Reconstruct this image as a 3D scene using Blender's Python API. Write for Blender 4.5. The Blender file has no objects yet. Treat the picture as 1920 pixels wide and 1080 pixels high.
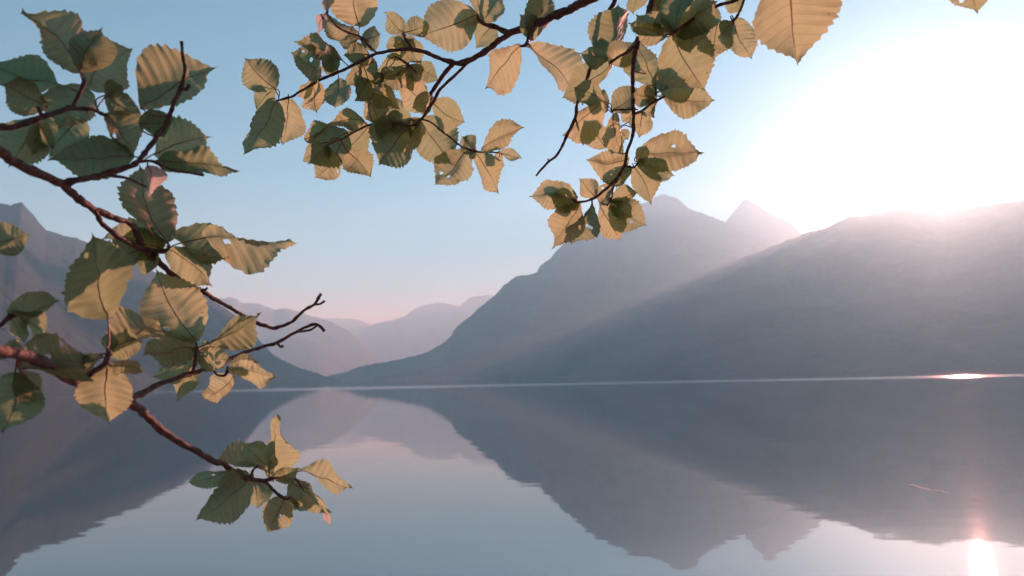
import bpy, bmesh, math, random
from mathutils import Vector, Matrix, noise

# ------------------------------------------------------------------ camera
PW, PH, F = 1920.0, 1080.0, 1300.0          # photograph size and focal length in its pixels
PITCH = math.radians(7.41)
ROLL = math.radians(1.06)
CAM = Vector((0.0, 0.0, 1.5))
scene = bpy.context.scene
col = scene.collection

cam_data = bpy.data.cameras.new('camera')
cam = bpy.data.objects.new('camera', cam_data)
col.objects.link(cam)
cam.location = CAM
cam.rotation_euler = (Matrix.Rotation(math.radians(90) + PITCH, 3, 'X') @ Matrix.Rotation(-ROLL, 3, 'Z')).to_euler()
cam_data.sensor_width = 36.0
cam_data.lens = F / PW * 36.0
cam_data.clip_start = 0.02
cam_data.clip_end = 60000.0
cam_data.dof.use_dof = True
cam_data.dof.focus_distance = 0.86
cam_data.dof.aperture_fstop = 11.0
scene.camera = cam
CAMROT = cam.rotation_euler.to_matrix()

def ray(px, py):
    """unit direction in the world of a pixel of the photograph"""
    return (CAMROT @ Vector(((px - PW / 2) / F, -(py - PH / 2) / F, -1.0))).normalized()

def at(px, py, d):
    """the point seen at that pixel, d metres away"""
    return CAM + ray(px, py) * d

# ------------------------------------------------------------------ sky, sun, exposure
SUN_PX = (1768, 322)
sd = ray(*SUN_PX)
SUN_EL = math.asin(sd.z)
SUN_AZ = math.atan2(sd.x, sd.y)
world = bpy.data.worlds.new('World')
scene.world = world
world.use_nodes = True
wn, wl = world.node_tree.nodes, world.node_tree.links
bg = wn['Background']
sky = wn.new('ShaderNodeTexSky')
sky.sky_type = 'NISHITA'
sky.sun_disc = False
sky.sun_elevation = SUN_EL
sky.sun_rotation = SUN_AZ
sky.altitude = 1200
sky.air_density = 1.0
sky.dust_density = 0.0
sky.ozone_density = 1.0
tint = wn.new('ShaderNodeMixRGB')
tint.blend_type = 'MULTIPLY'
tint.inputs[0].default_value = 1.0
tint.inputs[2].default_value = (0.16, 0.55, 0.62, 1)
sat = wn.new('ShaderNodeHueSaturation')
sat.inputs['Saturation'].default_value = 1.0
wl.new(sky.outputs[0], sat.inputs['Color'])
wl.new(sat.outputs[0], tint.inputs[1])
wl.new(tint.outputs[0], bg.inputs[0])
bg.inputs[1].default_value = 0.12

sun_data = bpy.data.lights.new('sun', 'SUN')
sun_data.energy = 5.0
sun_data.angle = math.radians(0.53)
sun_data.color = (1.0, 0.64, 0.62)
sun = bpy.data.objects.new('sun', sun_data)
col.objects.link(sun)
sun.location = (30, 50, 40)
sun.rotation_euler = sd.to_track_quat('Z', 'Y').to_euler()

scene.view_settings.view_transform = 'Standard'
scene.view_settings.look = 'None'
scene.view_settings.gamma = 1.0
scene.view_settings.use_curve_mapping = False
scene.view_settings.exposure = 0.98
scene.render.engine = 'CYCLES'
scene.cycles.volume_bounces = 3
scene.cycles.max_bounces = 8
scene.cycles.transparent_max_bounces = 24
scene.cycles.use_denoising = True
scene.cycles.sample_clamp_indirect = 8.0

# ------------------------------------------------------------------ helpers
def new_mat(name):
    m = bpy.data.materials.new(name)
    m.use_nodes = True
    nt = m.node_tree
    return m, nt.nodes, nt.links, nt.nodes['Principled BSDF']

def ramp(nodes, stops):
    r = nodes.new('ShaderNodeValToRGB')
    e = r.color_ramp.elements
    e[0].position, e[0].color = stops[0][0], (*stops[0][1], 1)
    e[1].position, e[1].color = stops[-1][0], (*stops[-1][1], 1)
    for p, c in stops[1:-1]:
        k = e.new(p)
        k.color = (*c, 1)
    return r

def mesh_obj(name, verts, faces, mat, parent=None, smooth=True):
    me = bpy.data.meshes.new(name)
    me.from_pydata(verts, [], faces)
    if smooth:
        me.polygons.foreach_set('use_smooth', [True] * len(me.polygons))
    me.materials.append(mat)
    me.update()
    o = bpy.data.objects.new(name, me)
    col.objects.link(o)
    if parent:
        o.parent = parent
    return o

def structure(o):
    o['kind'] = 'structure'
    return o

def fbm(x, y, z, octv=5):
    return noise.fractal(Vector((x, y, z)), 0.9, 2.1, octv, noise_basis='PERLIN_ORIGINAL')

# ------------------------------------------------------------------ mountains
def slope_mat(name, low, high, rock, seed):
    m, n, l, p = new_mat(name)
    geo = n.new('ShaderNodeNewGeometry')
    tx = n.new('ShaderNodeTexNoise')
    tx.inputs['Scale'].default_value = 0.004
    tx.inputs['Detail'].default_value = 9
    tx.inputs['Roughness'].default_value = 0.65
    l.new(geo.outputs['Position'], tx.inputs['Vector'])
    r1 = ramp(n, [(0.38, low), (0.62, high)])
    l.new(tx.outputs[0], r1.inputs[0])
    sx = n.new('ShaderNodeSeparateXYZ')
    l.new(geo.outputs['Position'], sx.inputs[0])
    mr = n.new('ShaderNodeMapRange')
    mr.inputs[1].default_value = 420
    mr.inputs[2].default_value = 1000
    t2 = n.new('ShaderNodeTexNoise')
    t2.inputs['Scale'].default_value = 0.011
    t2.inputs['Detail'].default_value = 7
    l.new(geo.outputs['Position'], t2.inputs['Vector'])
    ad = n.new('ShaderNodeMath')
    ad.operation = 'MULTIPLY_ADD'
    ad.inputs[1].default_value = 700
    l.new(t2.outputs[0], ad.inputs[0])
    l.new(sx.outputs['Z'], ad.inputs[2])
    sb = n.new('ShaderNodeMath')
    sb.operation = 'SUBTRACT'
    sb.inputs[1].default_value = 350
    l.new(ad.outputs[0], sb.inputs[0])
    l.new(sb.outputs[0], mr.inputs[0])
    mx = n.new('ShaderNodeMixRGB')
    mx.inputs[2].default_value = (*rock, 1)
    l.new(mr.outputs[0], mx.inputs[0])
    l.new(r1.outputs[0], mx.inputs[1])
    l.new(mx.outputs[0], p.inputs['Base Color'])
    p.inputs['Roughness'].default_value = 1.0
    p.inputs['Specular IOR Level'].default_value = 0.1
    bp = n.new('ShaderNodeBump')
    bp.inputs['Strength'].default_value = 0.9
    bp.inputs['Distance'].default_value = 18
    t3 = n.new('ShaderNodeTexNoise')
    t3.inputs['Scale'].default_value = 0.03
    t3.inputs['Detail'].default_value = 8
    l.new(geo.outputs['Position'], t3.inputs['Vector'])
    l.new(t3.outputs[0], bp.inputs['Height'])
    l.new(bp.outputs[0], p.inputs['Normal'])
    return m

def lerp_pts(pts, x):
    if x <= pts[0][0]:
        return pts[0][1]
    for (x0, y0), (x1, y1) in zip(pts, pts[1:]):
        if x <= x1:
            return y0 + (y1 - y0) * (x - x0) / (x1 - x0)
    return pts[-1][1]

def mountain(name, crest, crest_d, foot_d, mat, seed, jag=1.2, step=4.0, rough=1.0, rows=44, power=1.15):
    """a ridge: the crest runs through the given pixels of the photograph at its own distance,
    the near flank falls from it to the lake shore, the far flank falls away behind."""
    x0, x1 = crest[0][0], crest[-1][0]
    ncol = int((x1 - x0) / step) + 1
    verts, faces = [], []
    back = 10
    for i in range(ncol):
        px = x0 + (x1 - x0) * i / (ncol - 1)
        py = lerp_pts(crest, px)
        py += jag * (1.4 * noise.noise(Vector((px * 0.045, seed, 0))) + 1.0 * noise.noise(Vector((px * 0.13, seed, 3))) + 0.7 * noise.noise(Vector((px * 0.31, seed, 7))))
        d = ray(px, py)
        h = math.hypot(d.x, d.y)
        dx, dy = d.x / h, d.y / h
        D = lerp_pts(crest_d, px) * (1 + 0.05 * noise.noise(Vector((px * 0.006, seed, 11))))
        Fd = min(lerp_pts(foot_d, px) * (1 + 0.04 * noise.noise(Vector((px * 0.01, seed, 15)))), D * 0.97)
        H = CAM.z + D * d.z / h
        for j in range(rows + back + 1):
            if j <= rows:
                t = j / rows
                r = Fd + (D - Fd) * t
                z = -6 + (H + 6) * t ** power
                w = math.sin(math.pi * t) ** 0.8
                X, Y = dx * r, dy * r
                g = fbm(X * 0.0016 + seed, Y * 0.0016, seed, 6)
                rid = 1 - abs(noise.noise(Vector((X * 0.0026 + seed * 3, Y * 0.0011, 2.0)))) * 2
                z += w * H * rough * (0.07 * g + 0.07 * (rid - 0.5))
                lim = CAM.z + r * (d.z / h) * (0.30 + 0.69 * t)      # flanks stay under the skyline
                if 0 < t < 1:
                    z = min(z, lim)
                z = max(z, -6 + 2 * t)
            else:
                t = (j - rows) / back
                r = D + (D - Fd) * 0.9 * t
                z = H * (1 - t) ** 1.2 - 6 * t
                X, Y = dx * r, dy * r
                z += math.sin(math.pi * t) * H * 0.06 * fbm(X * 0.0016 + seed, Y * 0.0016, seed, 5) - H * 0.02 * math.sin(math.pi * t)
            verts.append((dx * r, dy * r, z))
    R = rows + back + 1
    for i in range(ncol - 1):
        for j in range(R - 1):
            a = i * R + j
            faces.append((a, a + R, a + R + 1, a + 1))
    return structure(mesh_obj(name, verts, faces, mat))

forest = slope_mat('forest_slope', (0.050, 0.062, 0.055), (0.105, 0.110, 0.095), (0.22, 0.21, 0.21), 1)
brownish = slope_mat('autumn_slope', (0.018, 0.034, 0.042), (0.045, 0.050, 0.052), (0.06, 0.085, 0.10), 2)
glare_pink = slope_mat('glare_pink_slope', (0.075, 0.055, 0.052), (0.17, 0.115, 0.105), (0.24, 0.20, 0.20), 4)  # brown slope with the sun's pink glare veil put into its colour
rocky = slope_mat('rock_slope', (0.10, 0.11, 0.11), (0.20, 0.20, 0.20), (0.32, 0.31, 0.31), 3)

mountain('mountain_far_left', [(540, 640), (603, 597), (625, 596), (644, 598), (660, 597), (675, 600), (688, 606), (700, 612), (730, 640), (780, 690)],
         [(540, 12000), (780, 11000)], [(540, 8500), (780, 8500)], rocky, 5.1, jag=1.0)
mountain('mountain_far_right', [(620, 660), (660, 632), (700, 608), (720, 603), (737, 600), (759, 593), (775, 581), (797, 571), (819, 567), (844, 569), (862, 575), (881, 557), (900, 554), (925, 553), (960, 560), (1020, 600)],
         [(620, 10800), (1020, 9800)], [(620, 7500), (1020, 7500)], rocky, 8.3, jag=1.2)
mountain('mountain_left_middle', [(300, 585), (360, 565), (400, 557), (419, 560), (430, 557), (444, 560), (455, 568), (487, 570), (516, 581), (541, 578), (560, 584), (575, 590), (597, 596), (619, 603), (650, 619), (675, 638), (700, 660), (725, 690), (735, 704)],
         [(300, 7400), (735, 7000)], [(300, 4600), (600, 4800), (735, 6500)], forest, 12.7, jag=1.2)
mountain('mountain_peak', [(1300, 470), (1340, 430), (1360, 416), (1372, 402), (1393, 376), (1401, 373), (1417, 383), (1455, 406), (1470, 411), (1486, 420), (1505, 438), (1560, 470), (1640, 520)],
         [(1300, 5300), (1640, 5000)], [(1300, 3900), (1640, 3900)], rocky, 21.9, jag=1.2)
mountain('mountain_centre', [(606, 708), (619, 704), (650, 698), (672, 688), (700, 681), (737, 676), (775, 667), (806, 657), (828, 645), (847, 629), (853, 617), (875, 598), (900, 576), (931, 551), (946, 533), (958, 526), (970, 518), (989, 517), (1008, 508), (1012, 498), (1031, 487), (1043, 472), (1070, 446), (1100, 424), (1130, 404), (1170, 390), (1212, 381), (1230, 370), (1243, 364), (1270, 372), (1293, 391), (1324, 402), (1359, 416), (1420, 446), (1500, 500)],
         [(606, 3100), (806, 3600), (1043, 4200), (1243, 4500), (1500, 4500)], [(606, 2900), (900, 2500), (1500, 2500)], forest, 31.3, jag=1.6)
mountain('mountain_left', [(-700, 330), (-420, 350), (-250, 415), (-120, 392), (-40, 395), (0, 381), (20, 385), (40, 379), (60, 400), (87, 432), (115, 440), (144, 447), (200, 470), (250, 492), (300, 515), (350, 537), (400, 562), (440, 590), (467, 612), (487, 639), (509, 662), (540, 681), (575, 694), (606, 704), (640, 712)],
         [(-700, 2000), (0, 2200), (400, 2500), (640, 2800)], [(-700, 500), (0, 650), (300, 1100), (640, 2600)], brownish, 44.0, jag=1.6)
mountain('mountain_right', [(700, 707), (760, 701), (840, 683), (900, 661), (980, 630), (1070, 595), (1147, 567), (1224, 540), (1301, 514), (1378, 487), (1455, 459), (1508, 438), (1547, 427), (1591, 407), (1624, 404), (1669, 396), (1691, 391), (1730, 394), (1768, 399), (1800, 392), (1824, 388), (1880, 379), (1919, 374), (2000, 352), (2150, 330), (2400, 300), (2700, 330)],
         [(700, 2700), (1300, 3200), (1768, 3500), (2700, 2700)], [(700, 2500), (1300, 1800), (1920, 1600), (2700, 900)], glare_pink, 57.7, jag=1.5)

# ------------------------------------------------------------------ lake, lake bed and shore
def grid_patch(name, xs, ys, fz, mat):
    verts = [(x, y, fz(x, y)) for y in ys for x in xs]
    nx = len(xs)
    faces = [(j * nx + i, j * nx + i + 1, (j + 1) * nx + i + 1, (j + 1) * nx + i) for j in range(len(ys) - 1) for i in range(nx - 1)]
    return structure(mesh_obj(name, verts, faces, mat))

wm, n, l, p = new_mat('lake_water')
p.inputs['Base Color'].default_value = (0.034, 0.068, 0.085, 1)
p.inputs['IOR'].default_value = 2.9
p.inputs['Specular IOR Level'].default_value = 0.5
geo = n.new('ShaderNodeNewGeometry')
sep = n.new('ShaderNodeSeparateXYZ')
l.new(geo.outputs['Position'], sep.inputs[0])
def wmath(op, a, b=None, c=None, clamp=False):
    k = n.new('ShaderNodeMath')
    k.operation = op
    k.use_clamp = clamp
    for i, v in enumerate((a, b, c)):
        if v is None:
            continue
        if isinstance(v, (int, float)):
            k.inputs[i].default_value = v
        else:
            l.new(v, k.inputs[i])
    return k.outputs[0]
RIPPLE = 1.9
# a belt of wind ripples crosses the lake 120 to 200 m out
belt_n = n.new('ShaderNodeTexNoise')
belt_n.inputs['Scale'].default_value = 0.02
belt_n.inputs['Detail'].default_value = 4
l.new(geo.outputs['Position'], belt_n.inputs['Vector'])
yy = wmath('MULTIPLY_ADD', sep.outputs['X'], -0.10, sep.outputs['Y'])
yy = wmath('MULTIPLY_ADD', belt_n.outputs[0], 26.0, yy)
off = wmath('ABSOLUTE', wmath('SUBTRACT', yy, 170.0))
belt = wmath('SUBTRACT', 1.0, wmath('DIVIDE', off, 36.0), clamp=True)
belt = wmath('MULTIPLY', belt, 2.2, clamp=True)
rough = wmath('MULTIPLY_ADD', belt, 0.05, 0.024)
l.new(rough, p.inputs['Roughness'])
# very low swell, long across the line of sight
mp = n.new('ShaderNodeMapping')
mp.inputs['Scale'].default_value = (0.35, 1.3, 1.0)
l.new(geo.outputs['Position'], mp.inputs['Vector'])
sw = n.new('ShaderNodeTexNoise')
sw.inputs['Scale'].default_value = 0.9
sw.inputs['Detail'].default_value = 3
l.new(mp.outputs[0], sw.inputs['Vector'])
bp = n.new('ShaderNodeBump')
bp.inputs['Strength'].default_value = 1.0
bp.inputs['Distance'].default_value = 0.0025
l.new(sw.outputs[0], bp.inputs['Height'])
rip = n.new('ShaderNodeTexNoise')
rip.inputs['Scale'].default_value = 3.1
rip.inputs['Detail'].default_value = 2
l.new(geo.outputs['Position'], rip.inputs['Vector'])
rip2 = n.new('ShaderNodeTexNoise')
rip2.inputs['Scale'].default_value = 2.3
l.new(geo.outputs['Position'], rip2.inputs['Vector'])
slope = wmath('MULTIPLY', wmath('SUBTRACT', rip.outputs[0], 0.5), wmath('MULTIPLY', belt, RIPPLE))
cross = wmath('MULTIPLY', wmath('SUBTRACT', rip2.outputs[0], 0.5), wmath('MULTIPLY', belt, RIPPLE * 0.16))
cx = n.new('ShaderNodeCombineXYZ')
l.new(wmath('MULTIPLY_ADD', slope, math.sin(SUN_AZ), wmath('MULTIPLY', cross, math.cos(SUN_AZ))), cx.inputs[0])
l.new(wmath('MULTIPLY_ADD', slope, math.cos(SUN_AZ), wmath('MULTIPLY', cross, -math.sin(SUN_AZ))), cx.inputs[1])
va = n.new('ShaderNodeVectorMath')
va.operation = 'ADD'
l.new(bp.outputs[0], va.inputs[0])
l.new(cx.outputs[0], va.inputs[1])
vn = n.new('ShaderNodeVectorMath')
vn.operation = 'NORMALIZE'
l.new(va.outputs[0], vn.inputs[0])
l.new(vn.outputs[0], p.inputs['Normal'])

XS = [-13000, -9000, -6000, -3500, -2000, -1000, -500, -200, -80, -30, -12, -5, 0, 5, 12, 30, 80, 200, 500, 1000, 2000, 3500, 6000, 9000, 13000]
YS = [1.2, 4, 8, 15, 30, 60, 120, 250, 500, 1000, 2000, 3500, 6000, 9000, 13000, 20000]
grid_patch('lake_water', XS, YS, lambda x, y: 0.0, wm)

gm, n, l, p = new_mat('shore_gravel')
tx = n.new('ShaderNodeTexVoronoi')
tx.inputs['Scale'].default_value = 14
tc = n.new('ShaderNodeNewGeometry')
l.new(tc.outputs['Position'], tx.inputs['Vector'])
r = ramp(n, [(0.0, (0.12, 0.11, 0.10)), (0.5, (0.24, 0.22, 0.20)), (1.0, (0.33, 0.31, 0.29))])
l.new(tx.outputs['Color'], r.inputs[0])
sx = n.new('ShaderNodeSeparateXYZ')
l.new(tc.outputs['Position'], sx.inputs[0])
mr = n.new('ShaderNodeMapRange')
mr.inputs[1].default_value = -2.0
mr.inputs[2].default_value = -4.5
l.new(sx.outputs['Y'], mr.inputs[0])
mg = n.new('ShaderNodeMixRGB')
mg.inputs[2].default_value = (0.045, 0.05, 0.028, 1)  # dark green over the unseen hill added to cut skylight
l.new(mr.outputs[0], mg.inputs[0])
l.new(r.outputs[0], mg.inputs[1])
l.new(mg.outputs[0], p.inputs['Base Color'])
p.inputs['Roughness'].default_value = 0.9
bp = n.new('ShaderNodeBump')
bp.inputs['Distance'].default_value = 0.03
l.new(tx.outputs[0], bp.inputs['Height'])
l.new(bp.outputs[0], p.inputs['Normal'])
def bed(x, y):
    if y > 60:
        return -9.0
    if y > 2.4:
        return -0.15 - (y - 2.4) * 0.12
    z = min(0.15 - (y - 1.2) * 0.25, 0.5)
    if y < -3:                                  # unseen hill added behind the beach, shading the leaves' near faces
        z += min((-y - 3) * 0.55, 140) + 0.8 * noise.noise(Vector((x * 0.2, y * 0.2, 4)))
    return z + 0.05 * noise.noise(Vector((x * 0.8, y * 0.8, 1)))
GX = sorted(set(XS + [i * 0.6 for i in range(-20, 21)]))
GY = sorted(set([-6000, -2000, -800, -300, -100, -40, -20, -10, 4, 8, 30, 60, 61, 1000, 20000] + [-6 + 0.4 * i for i in range(22)]))
grid_patch('ground', GX, GY, bed, gm)

# ------------------------------------------------------------------ the two alders at the water's edge
rng = random.Random(11)

def leaf_material(name, thru, face, dark):
    m = bpy.data.materials.new(name)
    m.use_nodes = True
    n, l = m.node_tree.nodes, m.node_tree.links
    p = n['Principled BSDF']
    out = n['Material Output']
    uv = n.new('ShaderNodeUVMap')
    sp = n.new('ShaderNodeSeparateXYZ')
    l.new(uv.outputs[0], sp.inputs[0])
    def mt(op, a, b=None, c=None, clamp=False):
        k = n.new('ShaderNodeMath')
        k.operation = op
        k.use_clamp = clamp
        for i, v in enumerate((a, b, c)):
            if v is None:
                continue
            if isinstance(v, (int, float)):
                k.inputs[i].default_value = v
            else:
                l.new(v, k.inputs[i])
        return k.outputs[0]
    u, v = sp.outputs['X'], sp.outputs['Y']
    side = mt('ABSOLUTE', mt('MULTIPLY_ADD', v, 2.0, -1.0))
    fr = mt('FRACT', mt('MULTIPLY', u, 9.0))
    dv = mt('ABSOLUTE', mt('SUBTRACT', fr, 0.5))
    lateral = mt('SUBTRACT', 1.0, mt('DIVIDE', dv, 0.10), clamp=True)
    midrib = mt('SUBTRACT', 1.0, mt('DIVIDE', side, 0.035), clamp=True)
    vein = mt('MAXIMUM', mt('MULTIPLY', lateral, 0.32), midrib)
    oi = n.new('ShaderNodeObjectInfo')
    tc = n.new('ShaderNodeTexCoord')
    ns = n.new('ShaderNodeTexNoise')
    ns.noise_dimensions = '4D'
    ns.inputs['Scale'].default_value = 55
    ns.inputs['Detail'].default_value = 5
    l.new(tc.outputs['Object'], ns.inputs['Vector'])
    l.new(mt('MULTIPLY', oi.outputs['Random'], 40), ns.inputs['W'])
    fine = n.new('ShaderNodeTexNoise')
    fine.inputs['Scale'].default_value = 900
    fine.inputs['Detail'].default_value = 3
    l.new(tc.outputs['Object'], fine.inputs['Vector'])
    def tone(c0, c1):
        mx = n.new('ShaderNodeMixRGB')
        mx.inputs[1].default_value = (*c0, 1)
        mx.inputs[2].default_value = (*c1, 1)
        l.new(mt('MULTIPLY_ADD', ns.outputs[0], 1.4, -0.2, clamp=True), mx.inputs[0])
        vr = n.new('ShaderNodeMixRGB')
        vr.blend_type = 'MULTIPLY'
        vr.inputs[0].default_value = 1.0
        gr = n.new('ShaderNodeCombineColor')
        for i, (lo, hi) in enumerate(((0.80, 1.22), (0.86, 1.12), (0.80, 1.12))):
            rnd = mt('MULTIPLY_ADD', oi.outputs['Random'], hi - lo, lo)
            l.new(mt('MULTIPLY', rnd, mt('MULTIPLY_ADD', fine.outputs[0], 0.30, 0.85)), gr.inputs[i])
        l.new(mx.outputs[0], vr.inputs[1])
        l.new(gr.outputs[0], vr.inputs[2])
        vm = n.new('ShaderNodeMixRGB')
        vm.inputs[2].default_value = (*dark, 1)
        l.new(mt('MULTIPLY', vein, 0.75), vm.inputs[0])
        l.new(vr.outputs[0], vm.inputs[1])
        # rusty and brown blotches of autumn wear
        bl = n.new('ShaderNodeTexNoise')
        bl.noise_dimensions = '4D'
        bl.inputs['Scale'].default_value = 120
        bl.inputs['Detail'].default_value = 2
        l.new(tc.outputs['Object'], bl.inputs['Vector'])
        l.new(mt('MULTIPLY', oi.outputs['Random'], 90), bl.inputs['W'])
        bm_ = n.new('ShaderNodeMixRGB')
        bm_.inputs[2].default_value = (0.16, 0.05, 0.02, 1)
        l.new(mt('MULTIPLY', mt('GREATER_THAN', bl.outputs[0], 0.73), 0.6), bm_.inputs[0])
        l.new(vm.outputs[0], bm_.inputs[1])
        return bm_.outputs[0]
    l.new(tone(face[0], face[1]), p.inputs['Base Color'])
    p.inputs['Roughness'].default_value = 0.5
    p.inputs['Specular IOR Level'].default_value = 0.3
    bp = n.new('ShaderNodeBump')
    bp.inputs['Distance'].default_value = 0.0006
    bp.inputs['Strength'].default_value = 0.6
    l.new(mt('SUBTRACT', mt('MULTIPLY', fine.outputs[0], 0.4), vein), bp.inputs['Height'])
    l.new(bp.outputs[0], p.inputs['Normal'])
    tr = n.new('ShaderNodeBsdfTranslucent')
    l.new(tone(thru[0], thru[1]), tr.inputs['Color'])
    l.new(bp.outputs[0], tr.inputs['Normal'])
    mix = n.new('ShaderNodeMixShader')
    mix.inputs[0].default_value = 0.66
    l.new(p.outputs[0], mix.inputs[1])
    l.new(tr.outputs[0], mix.inputs[2])
    l.new(mix.outputs[0], out.inputs['Surface'])
    return m

LEAF_TAN = leaf_material('autumn_leaf', ((0.32, 0.45, 0.25), (0.43, 0.51, 0.29)), ((0.095, 0.055, 0.022), (0.13, 0.075, 0.030)), (0.09, 0.055, 0.035))
LEAF_GREEN = leaf_material('olive_leaf', ((0.29, 0.41, 0.225), (0.40, 0.48, 0.27)), ((0.085, 0.050, 0.020), (0.115, 0.068, 0.028)), (0.08, 0.055, 0.032))
LEAF_PALE = leaf_material('pale_sunlit_leaf', ((0.42, 0.42, 0.38), (0.52, 0.52, 0.47)), ((0.50, 0.46, 0.42), (0.64, 0.58, 0.54)), (0.25, 0.12, 0.09))  # pale bracts and tips, and sunlight on a leaf edge painted in

def bark_material(name, c0, c1, scale, rough):
    m, n, l, p = new_mat(name)
    tc = n.new('ShaderNodeTexCoord')
    ns = n.new('ShaderNodeTexNoise')
    ns.inputs['Scale'].default_value = scale
    ns.inputs['Detail'].default_value = 7
    l.new(tc.outputs['Object'], ns.inputs['Vector'])
    r = ramp(n, [(0.35, c0), (0.68, c1)])
    l.new(ns.outputs[0], r.inputs[0])
    l.new(r.outputs[0], p.inputs['Base Color'])
    p.inputs['Roughness'].default_value = rough
    bp = n.new('ShaderNodeBump')
    bp.inputs['Distance'].default_value = 0.4 / scale
    l.new(ns.outputs[0], bp.inputs['Height'])
    l.new(bp.outputs[0], p.inputs['Normal'])
    return m

TWIG = bark_material('twig_bark', (0.050, 0.022, 0.018), (0.16, 0.075, 0.062), 260, 0.7)
BARK = bark_material('trunk_bark', (0.10, 0.085, 0.075), (0.26, 0.23, 0.21), 22, 0.85)
STALK = bark_material('leaf_stalk', (0.16, 0.05, 0.035), (0.28, 0.10, 0.07), 300, 0.5)

def smooth_path(pts, per=5):
    """Catmull-Rom through (Vector, radius) points"""
    out = []
    for i in range(len(pts) - 1):
        p0 = pts[max(i - 1, 0)]
        p1, p2 = pts[i], pts[i + 1]
        p3 = pts[min(i + 2, len(pts) - 1)]
        for k in range(per):
            t = k / per
            def cr(a, b, c, d):
                return 0.5 * ((2 * b) + (c - a) * t + (2 * a - 5 * b + 4 * c - d) * t * t + (3 * b - a - 3 * c + d) * t ** 3)
            out.append((cr(p0[0], p1[0], p2[0], p3[0]), p1[1] + (p2[1] - p1[1]) * t))
    out.append(pts[-1])
    return out

def add_tube(verts, faces, path, sides=8, cap=True):
    base0 = len(verts)
    up = Vector((0.31, 0.2, 0.93))
    n = len(path)
    for i, (c, r) in enumerate(path):
        a = path[max(i - 1, 0)][0]
        b = path[min(i + 1, n - 1)][0]
        d = (b - a).normalized()
        x = (up - d * up.dot(d))
        if x.length < 1e-4:
            x = d.orthogonal()
        x.normalize()
        up = x
        y = d.cross(x)
        for k in range(sides):
            ang = 2 * math.pi * k / sides
            verts.append(c + (x * math.cos(ang) + y * math.sin(ang)) * r)
    for i in range(n - 1):
        for k in range(sides):
            k2 = (k + 1) % sides
            faces.append((base0 + i * sides + k, base0 + i * sides + k2, base0 + (i + 1) * sides + k2, base0 + (i + 1) * sides + k))
    if cap:
        faces.append(tuple(base0 + k for k in reversed(range(sides))))
        faces.append(tuple(base0 + (n - 1) * sides + k for k in range(sides)))

def knobbly(path, amount, seed, px):
    """buds and leaf scars: the twig swells at its nodes"""
    out, s = [], 0.0
    for i, (c, r) in enumerate(path):
        if i:
            s += (c - path[i - 1][0]).length
        k = noise.noise(Vector((s / px * 0.11, seed, 0.5)))
        j = noise.noise(Vector((s / px * 0.33, seed, 5.5)))
        out.append((c + Vector((noise.noise(Vector((s / px * .06, seed, 9))), noise.noise(Vector((s / px * .06, seed, 14))), noise.noise(Vector((s / px * .06, seed, 19))))) * r * 0.5,
                    r * (1 + amount * (max(k, 0) * 0.9 + 0.5 * j))))
    return out

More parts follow.
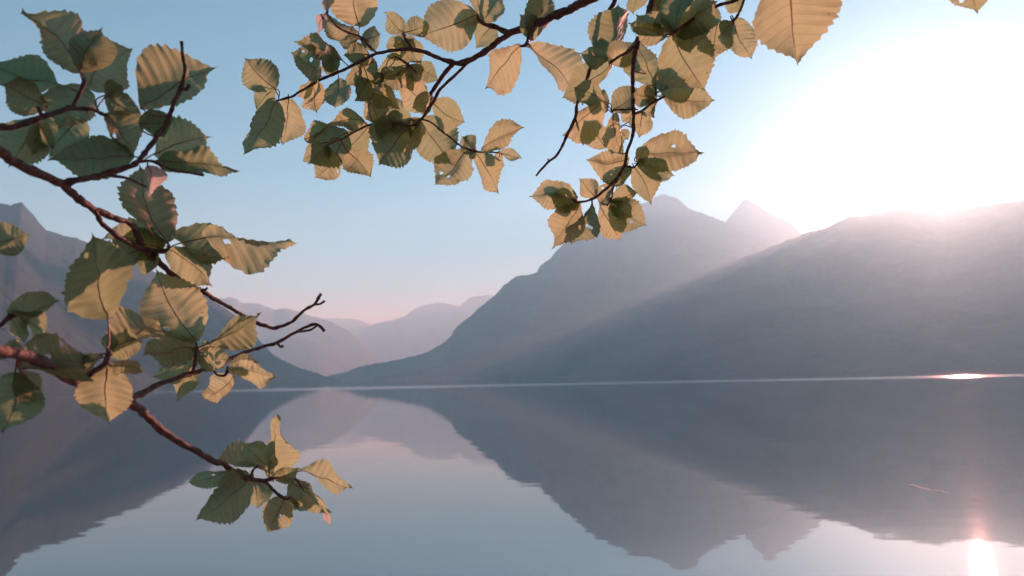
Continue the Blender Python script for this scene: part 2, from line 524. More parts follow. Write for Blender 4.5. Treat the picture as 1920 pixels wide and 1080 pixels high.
def lamina(seed, ratio, fold, curl, wavy, holes, twist):
    """one toothed alder leaf of length 1 lying along +Y, base at the origin"""
    r = random.Random(seed)
    NU, NV = 46, 6
    nt = r.choice((12, 13, 14))
    NVEIN = 9
    skew = r.uniform(-0.09, 0.09)
    rim = (r.uniform(-0.20, 0.20), r.uniform(-0.20, 0.20))
    wide = r.uniform(0.34, 0.42)
    taper = r.uniform(0.82, 1.05)
    verts, uvs = [], []
    hs = []
    for _ in range(holes):
        hs.append((r.uniform(0.2, 0.8), r.choice((-1, 1)) * r.uniform(0.2, 0.8), r.uniform(0.026, 0.044)))
    def eaten(u, v):
        """round the rim of an insect hole"""
        for hu, hv, hr in hs:
            du, dv = u - hu, (v - hv) * 0.42
            d = math.hypot(du, dv)
            if 1e-5 < d < hr:
                u, v = hu + du / d * hr, hv + dv / d * hr / 0.42
        return u, v
    for i in range(NU + 1):
        u = i / NU
        if u < wide:
            sh = max(1 - (1 - u / wide) ** 2.1, 0.0) ** 0.62
        else:
            sh = max(math.cos(math.pi / 2 * (u - wide) / (1 - wide)), 0.0) ** taper
        sweep = 0.15 * math.sin(math.pi * u ** 0.8) * (1 - 0.45 * u) - 0.045 * (1 - u) ** 6
        for j in range(-NV, NV + 1):
            u, v = i / NU, j / NV
            if hs and abs(j) < NV:
                u, v = eaten(u, v)
            a = abs(v)
            ex = ratio * 0.5 * sh
            x = v * ex
            y = u + a ** 1.2 * sweep + 0.09 * u ** 10 * (1 - a)
            if abs(j) == NV:
                t = (u * nt + (0.3 if v > 0 else 0.0)) % 1.0
                t2 = (u * nt * 3) % 1.0
                amp = 0.080 * (0.30 + sh) * (0.75 + 0.6 * noise.noise(Vector((u * 9, seed, v))))
                x += math.copysign(amp * ((1 - t) * 0.9 + (1 - t2) * 0.28 - 0.5) * min(1, 6 * u), v)
                y += 0.034 * ((1 - t) - 0.4) * (0.5 + sh)
            z = 0.0095 * math.cos(2 * math.pi * (u * NVEIN - 0.5)) * min(1, a * 1.6) * sh
            z += fold * a ** 1.1 * ex
            z += curl * (max(u - 0.15, 0)) ** 2
            z += wavy * a * a * math.sin(u * 8.0 + seed * 1.7 + (1.3 if v > 0 else 0))
            z += 0.07 * noise.noise(Vector((x * 3 + seed, y * 3, 0.3))) + 0.028 * noise.noise(Vector((x * 8 + seed, y * 8, 1.3)))
            z += rim[0 if v < 0 else 1] * a ** 3 * sh
            x += skew * math.sin(math.pi * u)
            tw = twist * (u - 0.3)
            x, z = x * math.cos(tw) - z * math.sin(tw), x * math.sin(tw) + z * math.cos(tw)
            verts.append(Vector((x, y, z)))
            uvs.append((u, v * 0.5 + 0.5))
    W = 2 * NV + 1
    faces = []
    for i in range(NU):
        for j in range(W - 1):
            a = i * W + j
            c = (verts[a] + verts[a + W + 1]) / 2
            uc, vc = (i + .5) / NU, (j + .5) / (W - 1) * 2 - 1
            if any((uc - hu) ** 2 + ((vc - hv) * 0.42) ** 2 < hr * hr for hu, hv, hr in hs):
                continue
            faces.append((a, a + 1, a + W + 1, a + W))
    return verts, uvs, faces

LEAF_COUNT = [0]
def build_leaf(parent, base, tip, width_m, stalk_from, mat, seed, px, shy=False):
    """lamina from base to tip in world space plus its stalk back to the twig"""
    r = random.Random(seed)
    Y = tip - base
    L = Y.length
    Y.normalize()
    V = ((base + tip) / 2 - CAM).normalized()
    N = -V
    N = (N - Y * N.dot(Y)).normalized()
    nat = r.uniform(0.78, 0.92)
    ratio = width_m / L
    fold = r.uniform(-0.45, 0.45)
    if ratio < nat:
        roll = math.acos(max(ratio / nat, 0.42))
        if ratio / nat < 0.42:
            nat = ratio / 0.42
    else:
        roll, nat = r.uniform(0.05, 0.2), min(ratio, 0.98)
    if shy and roll < 0.6:                   # a leaf turned edge-on to the sun
        nat *= math.cos(roll) / math.cos(0.6)
        roll = 0.6
    facing = [(abs((Matrix.Rotation(q, 3, Y) @ N).dot(sd)), q) for q in (roll, -roll)]
    roll = (min(facing) if shy else max(facing))[1] if r.random() < 0.85 else r.choice((roll, -roll))
    N = Matrix.Rotation(roll, 3, Y) @ N
    X = Y.cross(N).normalized()
    v, uvs, f = lamina(seed, nat * 0.96, fold, r.uniform(-0.40, 0.40), r.uniform(0.02, 0.09), (0, 0, 0, 0, 0, 0, 0, 0, 1, 2)[r.randrange(10)], r.uniform(-0.8, 0.8))
    # keep the tip where it belongs after the curl
    me_v = [(X * q.x + Y * q.y + N * q.z) * L for q in v]
    nl = len(f)
    tube_v, tube_f = [], []
    back = stalk_from - base
    rad = min(max(0.9 * px, 0.0005), 0.0011)
    mid1 = -Y * back.length * 0.35
    pts = [(back, rad * 1.25), (back * 0.55 + mid1 * 0.6, rad), (Vector((0, 0, 0)), rad * 0.95)]
    mr = [(me_v[i * 13 + 6] - N * rad * 0.3, rad * (0.95 - 0.85 * i / 46)) for i in (3, 9, 16, 24, 33, 42)]
    add_tube(tube_v, tube_f, smooth_path(pts + mr, 3), 5, False)
    off = len(me_v)
    allv = me_v + tube_v
    allf = f + [tuple(k + off for k in q) for q in tube_f]
    me = bpy.data.meshes.new('leaf')
    me.from_pydata(allv, [], allf)
    me.materials.append(mat)
    me.materials.append(STALK)
    me.polygons.foreach_set('use_smooth', [True] * len(me.polygons))
    me.polygons.foreach_set('material_index', [0] * nl + [1] * len(tube_f))
    lay = me.uv_layers.new(name='UVMap')
    full = uvs + [(0.5, 0.5)] * len(tube_v)
    lay.data.foreach_set('uv', [c for lp in me.loops for c in full[lp.vertex_index]])
    me.update()
    o = bpy.data.objects.new('leaf', me)
    col.objects.link(o)
    o.location = base - parent_origin(parent)
    o.parent = parent
    LEAF_COUNT[0] += 1
    return o

def parent_origin(o):
    p = Vector((0, 0, 0))
    while o:
        p += o.location
        o = o.parent
    return p

class Tree:
    def __init__(self, foot, label):
        self.root = bpy.data.objects.new('alder_tree', None)
        col.objects.link(self.root)
        self.root.location = foot
        self.root['label'] = label
        self.root['category'] = 'tree'
        self.root['group'] = 'alders on the lake shore'
        self.foot = Vector(foot)
        self.leads, self.leaves = [], []
        self.nodes = []                       # (px, py, depth, branch object) along every twig

    def part(self, name, paths, mat, sides=8):
        verts, faces = [], []
        for p in paths:
            add_tube(verts, faces, p, sides)
        o = mesh_obj(name, [v - self.foot for v in verts], faces, mat, self.root)
        return o

    def branch(self, stems, lead=None):
        """stems: lists of (px, py, depth, radius in px); lead: world points from the trunk or limb to the first of them"""
        paths, marks, new_lead = [], [], None
        for k, st in enumerate(stems):
            pts = [(at(x, y, d), rp * 0.80 * d / F) for x, y, d, rp in st]
            if k == 0 and lead:
                lp_ = [(Vector(q), rr) for *q, rr in lead] + [pts[0]]
                bent = []
                for (a0, r0), (a1, r1) in zip(lp_, lp_[1:]):
                    span = (a1 - a0).length
                    for q in range(3):
                        wob = Vector((rng.uniform(-1, 1), rng.uniform(-1, 1), rng.uniform(-0.2, 1.4))) * span * 0.09
                        bent.append((a0.lerp(a1, q / 3) + (wob if bent else Vector((0, 0, 0))), r0 + (r1 - r0) * q / 3))
                bent.append(lp_[-1])
                fine_ = knobbly(smooth_path(bent, 5), 0.35, rng.uniform(0, 50), 0.002)
                paths.append(fine_)
                new_lead = fine_
            path = smooth_path(pts, 6)
            mpx = st[0][2] / F
            paths.append(knobbly(path, 0.55, rng.uniform(0, 50), mpx))
            for (x0, y0, d0, _), (x1, y1, d1, _) in zip(st, st[1:]):
                for q in range(5):
                    t = q / 5
                    marks.append((x0 + (x1 - x0) * t, y0 + (y1 - y0) * t, d0 + (d1 - d0) * t))
            marks.append(st[-1][:3])
        o = self.part('branch', paths, TWIG)
        if new_lead:
            self.leads.append((o, new_lead))
        for m in marks:
            self.nodes.append((*m, o))
        return o

    def leaf(self, bx, by, tx, ty, w, mat=None, depth=None, stalk=None, seed=None):
        near = min(self.nodes, key=lambda q: (q[0] - (stalk or (bx, by))[0]) ** 2 + (q[1] - (stalk or (bx, by))[1]) ** 2)
        d = near[2]
        k = LEAF_COUNT[0]
        w *= self.slim
        r = random.Random(1000 + k)
        lp = math.hypot(tx - bx, ty - by)
        d0 = (depth or d) + r.uniform(-0.016, 0.018) + 0.013
        base = at(bx, by, d0)
        shy = mat == 'dark'
        if shy:
            mat = LEAF_GREEN
        # tilt the blade towards or away from the sun along its own axis
        k0, k1 = (at(tx, ty, d0 * (1 + sg * 0.45 * lp / F)) - base for sg in (-1, 1))
        def lit(yv):
            nn = (CAM - base).normalized()
            yv = yv.normalized()
            return abs((nn - yv * nn.dot(yv)).normalized().dot(sd))
        want = -1 if (lit(k0) > lit(k1)) != shy else 1
        d1 = d0 + lp * d0 / F * (want * r.uniform(0.1, 0.5) if r.random() < 0.8 else r.uniform(-0.4, 0.4))
        tip = at(tx, ty, d1)
        dist = math.hypot(near[0] - bx, near[1] - by)
        if dist < 75:
            st = at(near[0], near[1], d)
        else:
            st = at(bx - (tx - bx) * 0.25, by - (ty - by) * 0.25, d0)
        made = build_leaf(near[3], base, tip, w * d0 / F, st, mat or self.mat, 500 + k, d0 / F, shy)
        self.leaves.append((made, st - base))

    def dress_leads(self, per, upto):
        """leaves on the stretch of each bough between trunk and picture"""
        stock = [q for q in self.leaves if 0.02 < q[1].length < 0.06 or q[1].length < 0.03]
        for o, path in self.leads:
            for k in range(per):
                src, back = rng.choice(stock)
                c, _ = path[int(len(path) * (0.25 + (upto - 0.25) * (k + rng.random() * 0.6) / per))]
                turn = Matrix.Rotation(rng.uniform(0, 6.28), 3, 'Z') @ Matrix.Rotation(rng.uniform(-0.6, 0.6), 3, 'X')
                d = src.copy()
                col.objects.link(d)
                d.rotation_euler = turn.to_euler()
                d.parent = o
                d.location = c - turn @ back - parent_origin(o)

# ---- the left alder: boughs reaching in low from the left
tl = Tree((-1.55, -0.10, 0.42), 'alder tree with boughs reaching low across the dark hillside, larger olive leaves')
tl.mat, tl.slim = LEAF_GREEN, 0.84
trunk_path = [(Vector((-1.55, -0.10, 0.20)), 0.16), (Vector((-1.53, -0.08, 0.7)), 0.105), (Vector((-1.50, -0.02, 1.3)), 0.09), (Vector((-1.42, 0.02, 2.0)), 0.08), (Vector((-1.46, 0.0, 2.9)), 0.062), (Vector((-1.36, -0.05, 4.0)), 0.04), (Vector((-1.3, -0.06, 5.0)), 0.012)]
tl.part('trunk', [knobbly(smooth_path(trunk_path, 8), 0.12, 3, 0.01)], BARK, 16)
D = 'dark'
G, T, P = LEAF_GREEN, LEAF_TAN, LEAF_PALE
tl.branch([
    [(-60, 250, .49, 10), (0, 283, .50, 9.5), (33, 307, .51, 9), (117, 346, .53, 8.5), (143, 370, .54, 7.5), (173, 390, .55, 7), (213, 408, .56, 6.3), (247, 421, .57, 6), (260, 445, .575, 6), (267, 464, .58, 6.5), (290, 483, .585, 6), (317, 510, .59, 5.6), (343, 528, .60, 5.2), (377, 545, .61, 5), (407, 563, .62, 4.6), (443, 584, .63, 4.4), (473, 601, .64, 4.2), (500, 612, .645, 4), (517, 615, .65, 3.8), (540, 607, .65, 3.6), (553, 598, .65, 3.4), (573, 580, .65, 3.2), (590, 570, .655, 3), (602, 550, .655, 3.4)],
    [(588, 571, .655, 2.6), (600, 570, .655, 2.4), (609, 564, .655, 2.8)],
    [(176, 394, .55, 5), (193, 420, .553, 4.8), (217, 440, .557, 4.8), (240, 455, .565, 5), (266, 466, .58, 5)],
    [(377, 544, .61, 3), (386, 543, .61, 3), (389, 539, .61, 2.6)],
    [(267, 464, .58, 4), (290, 470, .58, 4), (303, 472, .58, 4.5), (318, 465, .58, 3)],
], [(-1.45, 0.01, 1.62, .035), (-1.1, 0.12, 1.66, .022), (-0.7, 0.25, 1.68, .013)])
tl.branch([
    [(112, 345, .53, 6.5), (133, 340, .53, 6.5), (183, 330, .53, 6), (217, 320, .53, 6), (250, 309, .53, 5.5), (267, 293, .53, 5), (293, 257, .535, 5), (313, 230, .54, 4.6), (323, 200, .54, 4.2), (340, 163, .545, 4.6), (347, 133, .545, 3.8), (343, 110, .55, 3.4), (340, 77, .55, 3.6)],
    [(255, 304, .53, 3.4), (283, 302, .53, 3), (320, 317, .53, 2.8), (350, 323, .53, 2.8), (383, 328, .53, 3.6)],
    [(205, 328, .53, 3), (233, 333, .53, 2.6), (253, 340, .53, 2.4), (274, 351, .53, 2.2)],
    [(340, 165, .545, 4), (350, 167, .54, 4.4), (356, 158, .54, 3)],
])
tl.branch([
    [(-50, 246, .53, 7), (0, 238, .54, 6), (27, 237, .54, 5.6), (67, 223, .54, 5), (107, 210, .545, 4.6), (137, 202, .55, 4.2), (177, 207, .55, 3.4), (200, 217, .55, 2.8)],
    [(137, 202, .55, 3.8), (147, 180, .55, 3.4), (157, 157, .55, 4), (155, 147, .55, 3)],
    [(77, 219, .54, 3), (74, 208, .54, 2.6), (70, 200, .54, 2.4)],
], [(-1.44, 0.02, 1.95, .03), (-1.0, 0.14, 1.84, .018), (-0.6, 0.3, 1.74, .010)])
tl.branch([
    [(-60, 655, .46, 12), (0, 660, .48, 11.5), (41, 664, .49, 11), (81, 678, .50, 10.5), (122, 705, .51, 9), (171, 727, .53, 8.5), (236, 749, .55, 9), (281, 786, .57, 7.5), (310, 813, .58, 7), (359, 841, .59, 6.8), (391, 860, .60, 6.5), (424, 874, .61, 6), (456, 894, .62, 5.4), (489, 902, .63, 4.6), (513, 897, .63, 4)],
    [(488, 902, .63, 3.6), (501, 906, .63, 3.2), (517, 923, .63, 3), (534, 935, .63, 3), (546, 932, .63, 2.4)],
    [(470, 898, .625, 3), (474, 882, .62, 2.6), (484, 873, .62, 2.4)],
    [(148, 710, .52, 4.5), (171, 700, .51, 5), (196, 682, .50, 5.5), (205, 664, .50, 6), (200, 655, .50, 3.5)],
    [(513, 897, .63, 3), (530, 893, .63, 2.6), (552, 896, .63, 2.4), (565, 912, .63, 2)],
], [(-1.50, -0.02, 1.15, .04), (-1.1, 0.08, 1.30, .025), (-0.7, 0.18, 1.40, .015)])
tl.branch([
    [(232, 748, .55, 6), (265, 739, .56, 6.2), (293, 723, .57, 6), (338, 707, .58, 5.6), (383, 694, .60, 5), (407, 688, .61, 4.8), (432, 672, .62, 4.4), (469, 658, .63, 4), (489, 652, .635, 3.8), (522, 641, .64, 3.6), (558, 621, .645, 3.2), (583, 609, .65, 3), (596, 609, .65, 3.6), (609, 621, .65, 3)],
    [(556, 622, .645, 2.4), (580, 619, .65, 2.2), (594, 611, .65, 2.4)],
    [(520, 642, .64, 2.6), (526, 650, .64, 2.4), (531, 647, .64, 3)],
    [(362, 698, .585, 3.6), (365, 678, .58, 4), (369, 660, .58, 5), (368, 650, .58, 3)],
    [(400, 692, .605, 2.4), (407, 703, .60, 2.6), (422, 703, .60, 2.6), (429, 688, .60, 3.4)],
])
tl.branch([[(-50, 630, .52, 4.5), (0, 609, .53, 4), (10, 601, .53, 4.2), (23, 592, .53, 5.5), (33, 592, .53, 2.6)]],
          [(-1.5, -0.01, 1.30, .03), (-1.0, 0.12, 1.40, .016), (-0.6, 0.28, 1.46, .008)])
LEFT = [
    (150, 132, 60, 20, 92, D), (163, 160, 226, 86, 92, D), (86, 198, 6, 158, 64, D), (102, 155, -18, 128, 44, D), (157, 163, 124, 242, 92, D),
    (68, 228, 12, 306, 80, G), (72, 234, 60, 292, 42, D), (155, 222, 92, 288, 64, G), (246, 292, 110, 322, 72, D), (200, 214, 262, 284, 80, D),
    (200, 178, 264, 216, 48, D), (265, 200, 390, 120, 92, D), (262, 232, 326, 224, 40, D), (290, 288, 396, 258, 88, T), (300, 300, 440, 322, 76, G),
    (311, 452, 252, 332, 92, G), (383, 446, 543, 437, 66, G), (320, 442, 414, 504, 46, D), (202, 594, 156, 445, 126, G), (266, 464, 203, 498, 58, D),
    (300, 466, 204, 428, 60, G), (318, 468, 398, 532, 66, T), (366, 636, 296, 515, 112, T), (364, 640, 268, 574, 26, T), (394, 642, 480, 586, 52, G),
    (16, 586, 114, 570, 50, G), (36, 594, 82, 630, 26, T), (-28, 456, 52, 440, 64, G), (38, 690, 184, 654, 74, D), (192, 670, 116, 697, 34, G),
    (204, 660, 268, 640, 54, G), (212, 655, 294, 600, 62, D), (366, 652, 272, 668, 48, D), (368, 664, 292, 706, 58, D), (365, 690, 324, 744, 46, G),
    (373, 660, 430, 674, 40, G), (376, 666, 412, 688, 32, G), (430, 690, 516, 706, 50, T), (430, 688, 482, 672, 38, G), (437, 706, 394, 752, 42, T),
    (203, 684, 194, 794, 96, G), (28, 700, 8, 808, 88, G), (38, 698, 77, 748, 42, D), (-6, 672, 32, 634, 34, G),
    (512, 888, 518, 782, 72, T), (505, 880, 412, 857, 44, D), (500, 872, 458, 834, 44, D), (426, 884, 356, 902, 44, T), (470, 896, 396, 978, 66, D),
    (476, 904, 482, 952, 60, G), (535, 932, 506, 992, 76, G), (515, 896, 557, 884, 38, G), (560, 884, 661, 903, 36, G), (548, 904, 592, 952, 50, D), (570, 920, 612, 967, 34, G),
    (277, 312, 292, 370, 24, P), (607, 952, 619, 982, 14, P), (228, 478, 222, 512, 16, P), (424, 936, 430, 960, 14, P),  # the first paints a sunlit leaf edge as a pale leaf
]
for a in LEFT:
    tl.leaf(*a)

def companions(tree, rows, every, lo, hi, skip):
    """the smaller leaves that share a spur with a larger one"""
    for k, a in enumerate(rows):
        if k % every or a[5] is P or k in skip:
            continue
        bx, by, tx, ty, w, m = a
        ang = rng.choice((-1, 1)) * rng.uniform(0.7, 1.7)
        q = rng.uniform(lo, hi)
        dx, dy = (tx - bx) * q, (ty - by) * q
        ex, ey = dx * math.cos(ang) - dy * math.sin(ang), dx * math.sin(ang) + dy * math.cos(ang)
        tree.leaf(bx, by, bx + ex, by + ey, math.hypot(ex, ey) * rng.uniform(0.55, 0.85), m)
companions(tl, LEFT, 5, 0.42, 0.60, ())

# ---- the right alder: a limb overhead with twigs hanging down
tr_ = Tree((2.05, -0.05, 0.42), 'alder tree hanging its tan toothed leaves down from above, against sky and peak')
tr_.mat, tr_.slim = LEAF_TAN, 0.93
trunk_path = [(Vector((2.05, -0.05, 0.20)), 0.19), (Vector((2.03, -0.03, 0.8)), 0.12), (Vector((1.98, 0.0, 1.5)), 0.10), (Vector((1.92, 0.05, 2.2)), 0.09), (Vector((1.98, 0.05, 3.2)), 0.065), (Vector((1.9, 0.0, 4.4)), 0.04), (Vector((1.86, 0.0, 5.6)), 0.012)]
tr_.part('trunk', [knobbly(smooth_path(trunk_path, 8), 0.12, 5, 0.01)], BARK, 16)
limb_path = [(Vector((1.94, 0.04, 2.0)), .05), (Vector((1.55, 0.30, 2.32)), .036), (Vector((1.1, 0.48, 2.48)), .026), (Vector((0.65, 0.62, 2.50)), .018), (Vector((0.2, 0.72, 2.46)), .012), (Vector((-0.2, 0.8, 2.5)), .005)]
tr_.part('limb', [knobbly(smooth_path(limb_path, 8), 0.2, 8, 0.004)], TWIG, 12)
tr_.branch([
    [(1200, -50, .80, 9.5), (1102, 0, .82, 9), (1071, 16, .83, 8.6), (1038, 31, .835, 8), (993, 49, .84, 7.6), (954, 63, .85, 7.4), (925, 85, .855, 6.5), (891, 108, .86, 6.2), (872, 116, .86, 6), (851, 118, .86, 5.5), (827, 110, .86, 4.4), (800, 99, .86, 4), (772, 92, .865, 3.8), (742, 94, .87, 3.6), (707, 100, .87, 3.4), (676, 115, .87, 3.4), (650, 128, .87, 3.2), (619, 142, .875, 3), (600, 150, .88, 2.8), (565, 170, .88, 2.6), (550, 180, .88, 2.4), (537, 184, .88, 2.6), (518, 189, .88, 1.8)],
    [(954, 63, .85, 6.5), (930, 52, .85, 5), (903, 42, .85, 3.6), (895, 30, .85, 2.6)],
    [(853, 118, .86, 5), (834, 137, .86, 5), (817, 161, .86, 4.6), (807, 178, .86, 4.4)],
    [(878, 116, .86, 3), (858, 137, .855, 3.2), (831, 161, .855, 3.4), (817, 182, .855, 3.4), (807, 199, .855, 3.4), (790, 223, .855, 3.2), (772, 236, .86, 2.4), (740, 232, .86, 2.2), (700, 232, .86, 2.2), (660, 250, .86, 2), (640, 262, .86, 2)],
    [(772, 92, .865, 3.2), (762, 75, .865, 2.8), (755, 62, .865, 2.8)],
    [(742, 106, .87, 2), (766, 122, .86, 2.4), (780, 135, .86, 2)],
    [(997, 50, .84, 4), (990, 68, .83, 3.6), (987, 83, .83, 4), (975, 87, .83, 2), ],
    [(987, 82, .83, 2), (998, 87, .83, 1.8)],
    [(820, 240, .85, 2), (850, 262, .85, 2), (862, 272, .85, 2), (888, 283, .85, 2.2), (905, 285, .85, 1.8), (934, 286, .85, 1.5)],
    [(707, 100, .87, 2.4), (690, 85, .87, 2.2), (678, 70, .87, 2.4), (640, 55, .87, 1.8), (622, 38, .87, 1.6), (612, 22, .87, 1.4)],
    [(790, 223, .855, 2.4), (805, 228, .85, 2), (822, 240, .85, 2)],
], [(0.62, 0.63, 2.50, .016), (0.48, 0.67, 2.25, .012)])
tr_.branch([
    [(1165, -60, .78, 5), (1153, 0, .78, 4.8), (1144, 18, .78, 4.8), (1133, 49, .78, 4.6), (1122, 80, .78, 4.4), (1113, 111, .78, 4), (1102, 144, .78, 3.8), (1089, 173, .78, 3.6), (1082, 196, .78, 3.4), (1078, 222, .78, 3.4), (1060, 261, .78, 3), (1045, 290, .78, 2.8), (1027, 305, .78, 2.6), (1005, 330, .78, 2)],
    [(1078, 222, .78, 2.6), (1085, 238, .78, 2.4), (1090, 246, .78, 2.6)],
    [(1030, 303, .78, 2), (1027, 297, .78, 2)],
], [(0.70, 0.61, 2.50, .012), (0.5, 0.62, 2.25, .008)])
tr_.branch([
    [(1238, -70, .74, 7), (1222, 0, .74, 6.6), (1216, 33, .74, 6.4), (1202, 67, .74, 6), (1193, 89, .74, 5.6), (1187, 124, .745, 4.6), (1186, 167, .75, 4.4), (1187, 204, .75, 4.2), (1187, 249, .75, 4), (1178, 278, .75, 3.6), (1170, 311, .75, 3.4), (1155, 335, .75, 3.2), (1134, 356, .75, 3), (1110, 373, .75, 2.8), (1084, 379, .75, 2.2), (1072, 372, .75, 1.6)],
    [(1195, 84, .74, 3.6), (1182, 93, .74, 3.4), (1160, 107, .75, 3), (1142, 118, .755, 3)],
    [(1186, 215, .75, 3), (1204, 207, .75, 2.8), (1227, 191, .75, 2.6), (1247, 180, .75, 2)],
    [(1171, 310, .75, 2.6), (1187, 314, .75, 2.4), (1196, 305, .75, 2)],
    [(1158, 333, .75, 2.2), (1150, 352, .75, 2), (1146, 372, .75, 2), (1138, 386, .75, 1.6)],
    [(1110, 373, .75, 2), (1110, 384, .75, 1.8)],
    [(1187, 204, .75, 2), (1165, 206, .75, 2), (1146, 207, .75, 1.8)],
    [(1228, 190, .75, 1.8), (1229, 172, .75, 1.6), (1228, 160, .75, 1.4)],
], [(0.78, 0.58, 2.50, .014), (0.55, 0.58, 2.25, .010)])
tr_.branch([
    [(1460, -60, .69, 4.5), (1390, -6, .70, 4), (1345, 10, .70, 3.4), (1300, 35, .70, 2.8), (1262, 62, .70, 2.8)],
    [(1400, -30, .70, 3), (1395, 0, .70, 2.6), (1387, 20, .70, 2.4), (1381, 32, .70, 2.4), (1373, 40, .70, 2)],
    [(1455, -58, .69, 3), (1475, -66, .60, 2.4), (1483, -64, .57, 2)],
], [(1.0, 0.52, 2.49, .012), (0.72, 0.53, 2.2, .008)])
tr_.branch([[(1790, -90, .60, 4.5), (1815, -70, .60, 3), (1826, -62, .60, 2)]],
           [(1.45, 0.35, 2.37, .010), (0.95, 0.45, 2.12, .006)])
TOP = [
    (515, 166, 461, 110, 88, T), (517, 190, 462, 287, 76, D), (541, 188, 533, 267, 54, T), (590, 150, 598, 216, 48, T), (640, 112, 560, 74, 48, D),
    (602, 142, 550, 100, 74, D), (632, 130, 603, 88, 52, D), (635, 147, 632, 204, 54, D), (674, 48, 660, -48, 90, T), (677, 74, 714, 64, 46, D),
    (672, 72, 606, 44, 50, D), (668, 76, 640, 84, 40, D), (692, 104, 646, 100, 40, T), (700, 114, 652, 158, 50, T), (680, 118, 706, 148, 44, D), (757, 68, 734, 110, 62, T),
    (756, 60, 718, 29, 38, D), (760, 60, 802, 45, 40, T), (766, 76, 787, 122, 50, T), (893, 28, 798, 62, 92, T), (926, 48, 896, 88, 52, T),
    (905, 40, 888, -34, 44, T), (908, 38, 938, -12, 48, D), (974, 88, 899, 162, 84, T), (765, 122, 703, 130, 50, T), (771, 122, 797, 168, 50, D),
    (776, 123, 817, 152, 40, T), (720, 140, 737, 172, 40, D), (805, 206, 743, 150, 70, T), (712, 226, 690, 144, 66, T), (770, 226, 698, 188, 66, T),
    (682, 226, 612, 222, 46, T), (692, 236, 643, 282, 56, T), (765, 238, 710, 306, 92, D), (650, 282, 694, 332, 56, T), (652, 250, 583, 306, 64, D),
    (612, 274, 571, 302, 48, T), (630, 288, 596, 332, 54, T), (572, 262, 617, 234, 40, T), (786, 226, 849, 305, 80, T), (874, 284, 824, 350, 60, T),
    (812, 194, 875, 228, 64, T), (893, 283, 866, 256, 34, D), (905, 276, 980, 241, 60, T), (893, 288, 934, 360, 62, T), (937, 287, 974, 301, 28, T),
    (608, 28, 589, 64, 18, P), (613, 20, 618, -12, 12, P), (690, 150, 672, 190, 40, D), (740, 240, 700, 250, 40, D), (760, 130, 715, 160, 46, D), (790, 225, 778, 262, 44, T), (700, 175, 745, 200, 46, T), (812, 182, 782, 205, 42, D),
    (1142, 108, 1155, 10, 72, D), (1195, -32, 1184, 19, 42, T), (985, 52, 988, -38, 44, T), (1000, 74, 1026, -18, 46, D), (992, 87, 1066, 174, 68, T),
    (1144, 120, 1061, 182, 66, T), (1130, 190, 1046, 244, 70, T), (1141, 206, 1111, 176, 44, D), (1229, 158, 1199, 64, 66, T), (1146, 115, 1197, 84, 50, T),
    (1212, 132, 1190, 120, 26, D), (1258, 62, 1194, 34, 50, D), (1240, 66, 1181, 50, 46, T), (1263, 60, 1296, -38, 66, D), (1265, 60, 1352, 14, 60, T),
    (1262, 66, 1322, 163, 110, T), (1345, 40, 1340, 114, 50, T), (1345, 14, 1308, 56, 50, T), (1375, 45, 1349, 66, 32, D), (1375, 36, 1409, 106, 62, T),
    (1365, -12, 1397, 20, 44, T), (1483, -62, 1493, 112, 148, T), (1826, -62, 1832, 16, 66, T), (1243, 178, 1333, 181, 60, T), (1240, 170, 1302, 158, 40, D),
    (1150, 206, 1196, 165, 50, D), (1228, 186, 1184, 175, 44, D), (1230, 185, 1214, 159, 28, D), (1136, 276, 1103, 231, 46, T), (1150, 215, 1166, 287, 50, T),
    (1160, 244, 1149, 287, 28, D), (1178, 298, 1110, 314, 46, T), (1196, 290, 1305, 267, 68, T), (1196, 308, 1263, 326, 36, T), (1190, 314, 1227, 378, 60, T),
    (1185, 316, 1133, 346, 40, T), (1080, 370, 1003, 354, 48, T), (1076, 373, 1034, 357, 32, D), (1115, 368, 1092, 334, 50, T), (1086, 384, 1046, 468, 60, T),
    (1112, 385, 1074, 457, 46, D), (1126, 387, 1159, 446, 58, T), (1148, 375, 1210, 421, 66, T), (1150, 375, 1187, 402, 42, D), (1150, 350, 1121, 382, 30, D),
    (1086, 379, 1058, 382, 20, T), (1205, 208, 1194, 257, 46, T), (1232, 192, 1213, 216, 28, D), (1190, 206, 1167, 227, 34, T), (1222, -5, 1255, 45, 50, D), (1290, 40, 1300, 100, 60, T), (1245, -20, 1230, 30, 46, D),
]
for a in TOP:
    tr_.leaf(*a)
companions(tr_, TOP, 3, 0.5, 0.72, (75, 76))
tl.dress_leads(7, 0.60)
tr_.dress_leads(12, 0.74)

# ------------------------------------------------------------------ bits adrift on the lake
def on_water(px, py, z=0.004):
    d = ray(px, py)
    return CAM + d * ((z - CAM.z) / d.z)

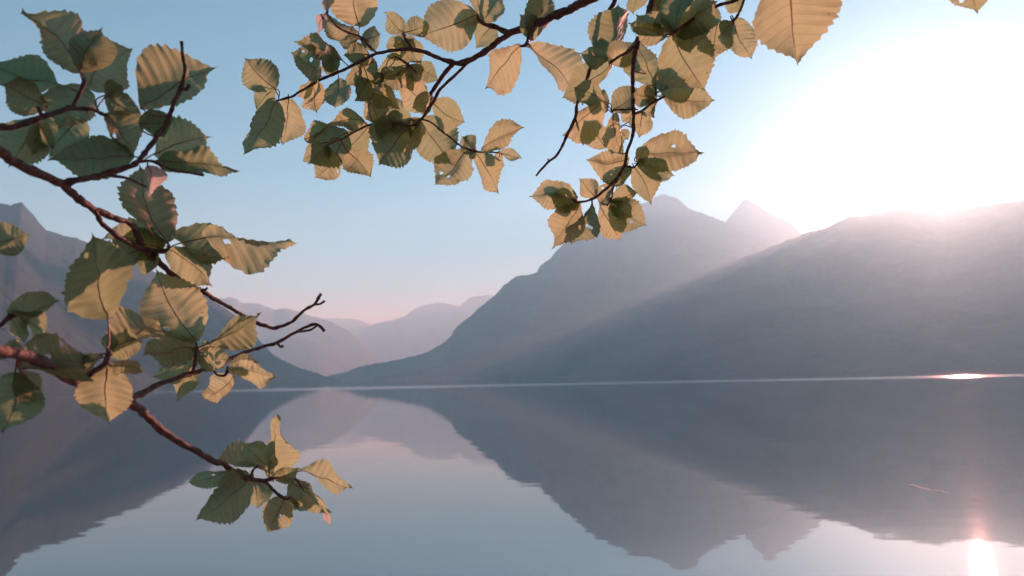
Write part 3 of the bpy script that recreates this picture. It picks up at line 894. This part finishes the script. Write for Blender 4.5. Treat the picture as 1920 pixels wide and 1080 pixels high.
def adrift(name, ends, rad, bow, mat, label, cat, group):
    a, b = on_water(*ends[0]), on_water(*ends[1])
    side = (b - a).cross(Vector((0, 0, 1)))
    pts = []
    for k in range(7):
        t = k / 6
        pts.append((a.lerp(b, t) + side * bow * math.sin(math.pi * t) + Vector((0, 0, 0.004 * math.sin(9 * t))), rad * (1.15 - 0.8 * t)))
    verts, faces = [], []
    add_tube(verts, faces, knobbly(smooth_path(pts, 3), 0.3, 4 + rad, 0.004), 6)
    # a couple of side shoots
    for k, sgn in ((2, 1), (4, -1)):
        c = pts[k][0]
        add_tube(verts, faces, [(c, rad * 0.7), (c + (b - a) * 0.07 + side * 0.05 * sgn + Vector((0, 0, 0.006)), rad * 0.5), (c + (b - a) * 0.13 + side * 0.08 * sgn + Vector((0, 0, 0.009)), rad * 0.3)], 5)
    o = mesh_obj(name, [v - a for v in verts], faces, mat)
    o.location = a
    o['label'], o['category'], o['group'] = label, cat, group
    return o

STRAW = bark_material('bleached_straw', (0.45, 0.38, 0.32), (0.70, 0.62, 0.55), 120, 0.4)
adrift('floating_stem', ((1704, 909), (1782, 925)), 0.0026, 0.04, STRAW, 'long pale stem adrift on the water beside the sun path', 'stem', 'stems adrift on the lake')
adrift('floating_stem', ((1824, 933), (1848, 937)), 0.0026, -0.05, STRAW, 'short pale stem adrift within the sun path on the water', 'stem', 'stems adrift on the lake')

# ------------------------------------------------------------------ the air
hm = bpy.data.materials.new('haze_air')
hm.use_nodes = True
hn, hl = hm.node_tree.nodes, hm.node_tree.links
for k in list(hn):
    if k.type != 'OUTPUT_MATERIAL':
        hn.remove(k)
def air(color, density, g):
    k = hn.new('ShaderNodeVolumePrincipled')
    k.inputs['Color'].default_value = (*color, 1)
    k.inputs['Absorption Color'].default_value = (1, 1, 1, 1)
    k.inputs['Density'].default_value = density
    k.inputs['Anisotropy'].default_value = g
    return k
both = hn.new('ShaderNodeAddShader')
hl.new(air((0.24, 0.86, 1.0), 2.0e-4, 0.2).outputs[0], both.inputs[0])      # blue scatter of clear air
hl.new(air((1.0, 0.24, 0.3), 4.5e-5, 0.81).outputs[0], both.inputs[1])      # dust and droplets, scattering forward
hl.new(both.outputs[0], hn['Material Output'].inputs['Volume'])
bx = [(-26000, -7000), (26000, -7000), (26000, 26000), (-26000, 26000)]
hv = [(x, y, -12.0) for x, y in bx] + [(x, y, 1420.0) for x, y in bx]
haze = mesh_obj('haze', hv, [(0, 3, 2, 1), (4, 5, 6, 7), (0, 1, 5, 4), (1, 2, 6, 5), (2, 3, 7, 6), (3, 0, 4, 7)], hm, smooth=False)
haze['kind'] = 'stuff'
haze['label'] = 'pale haze filling the valley air'
haze['category'] = 'haze'
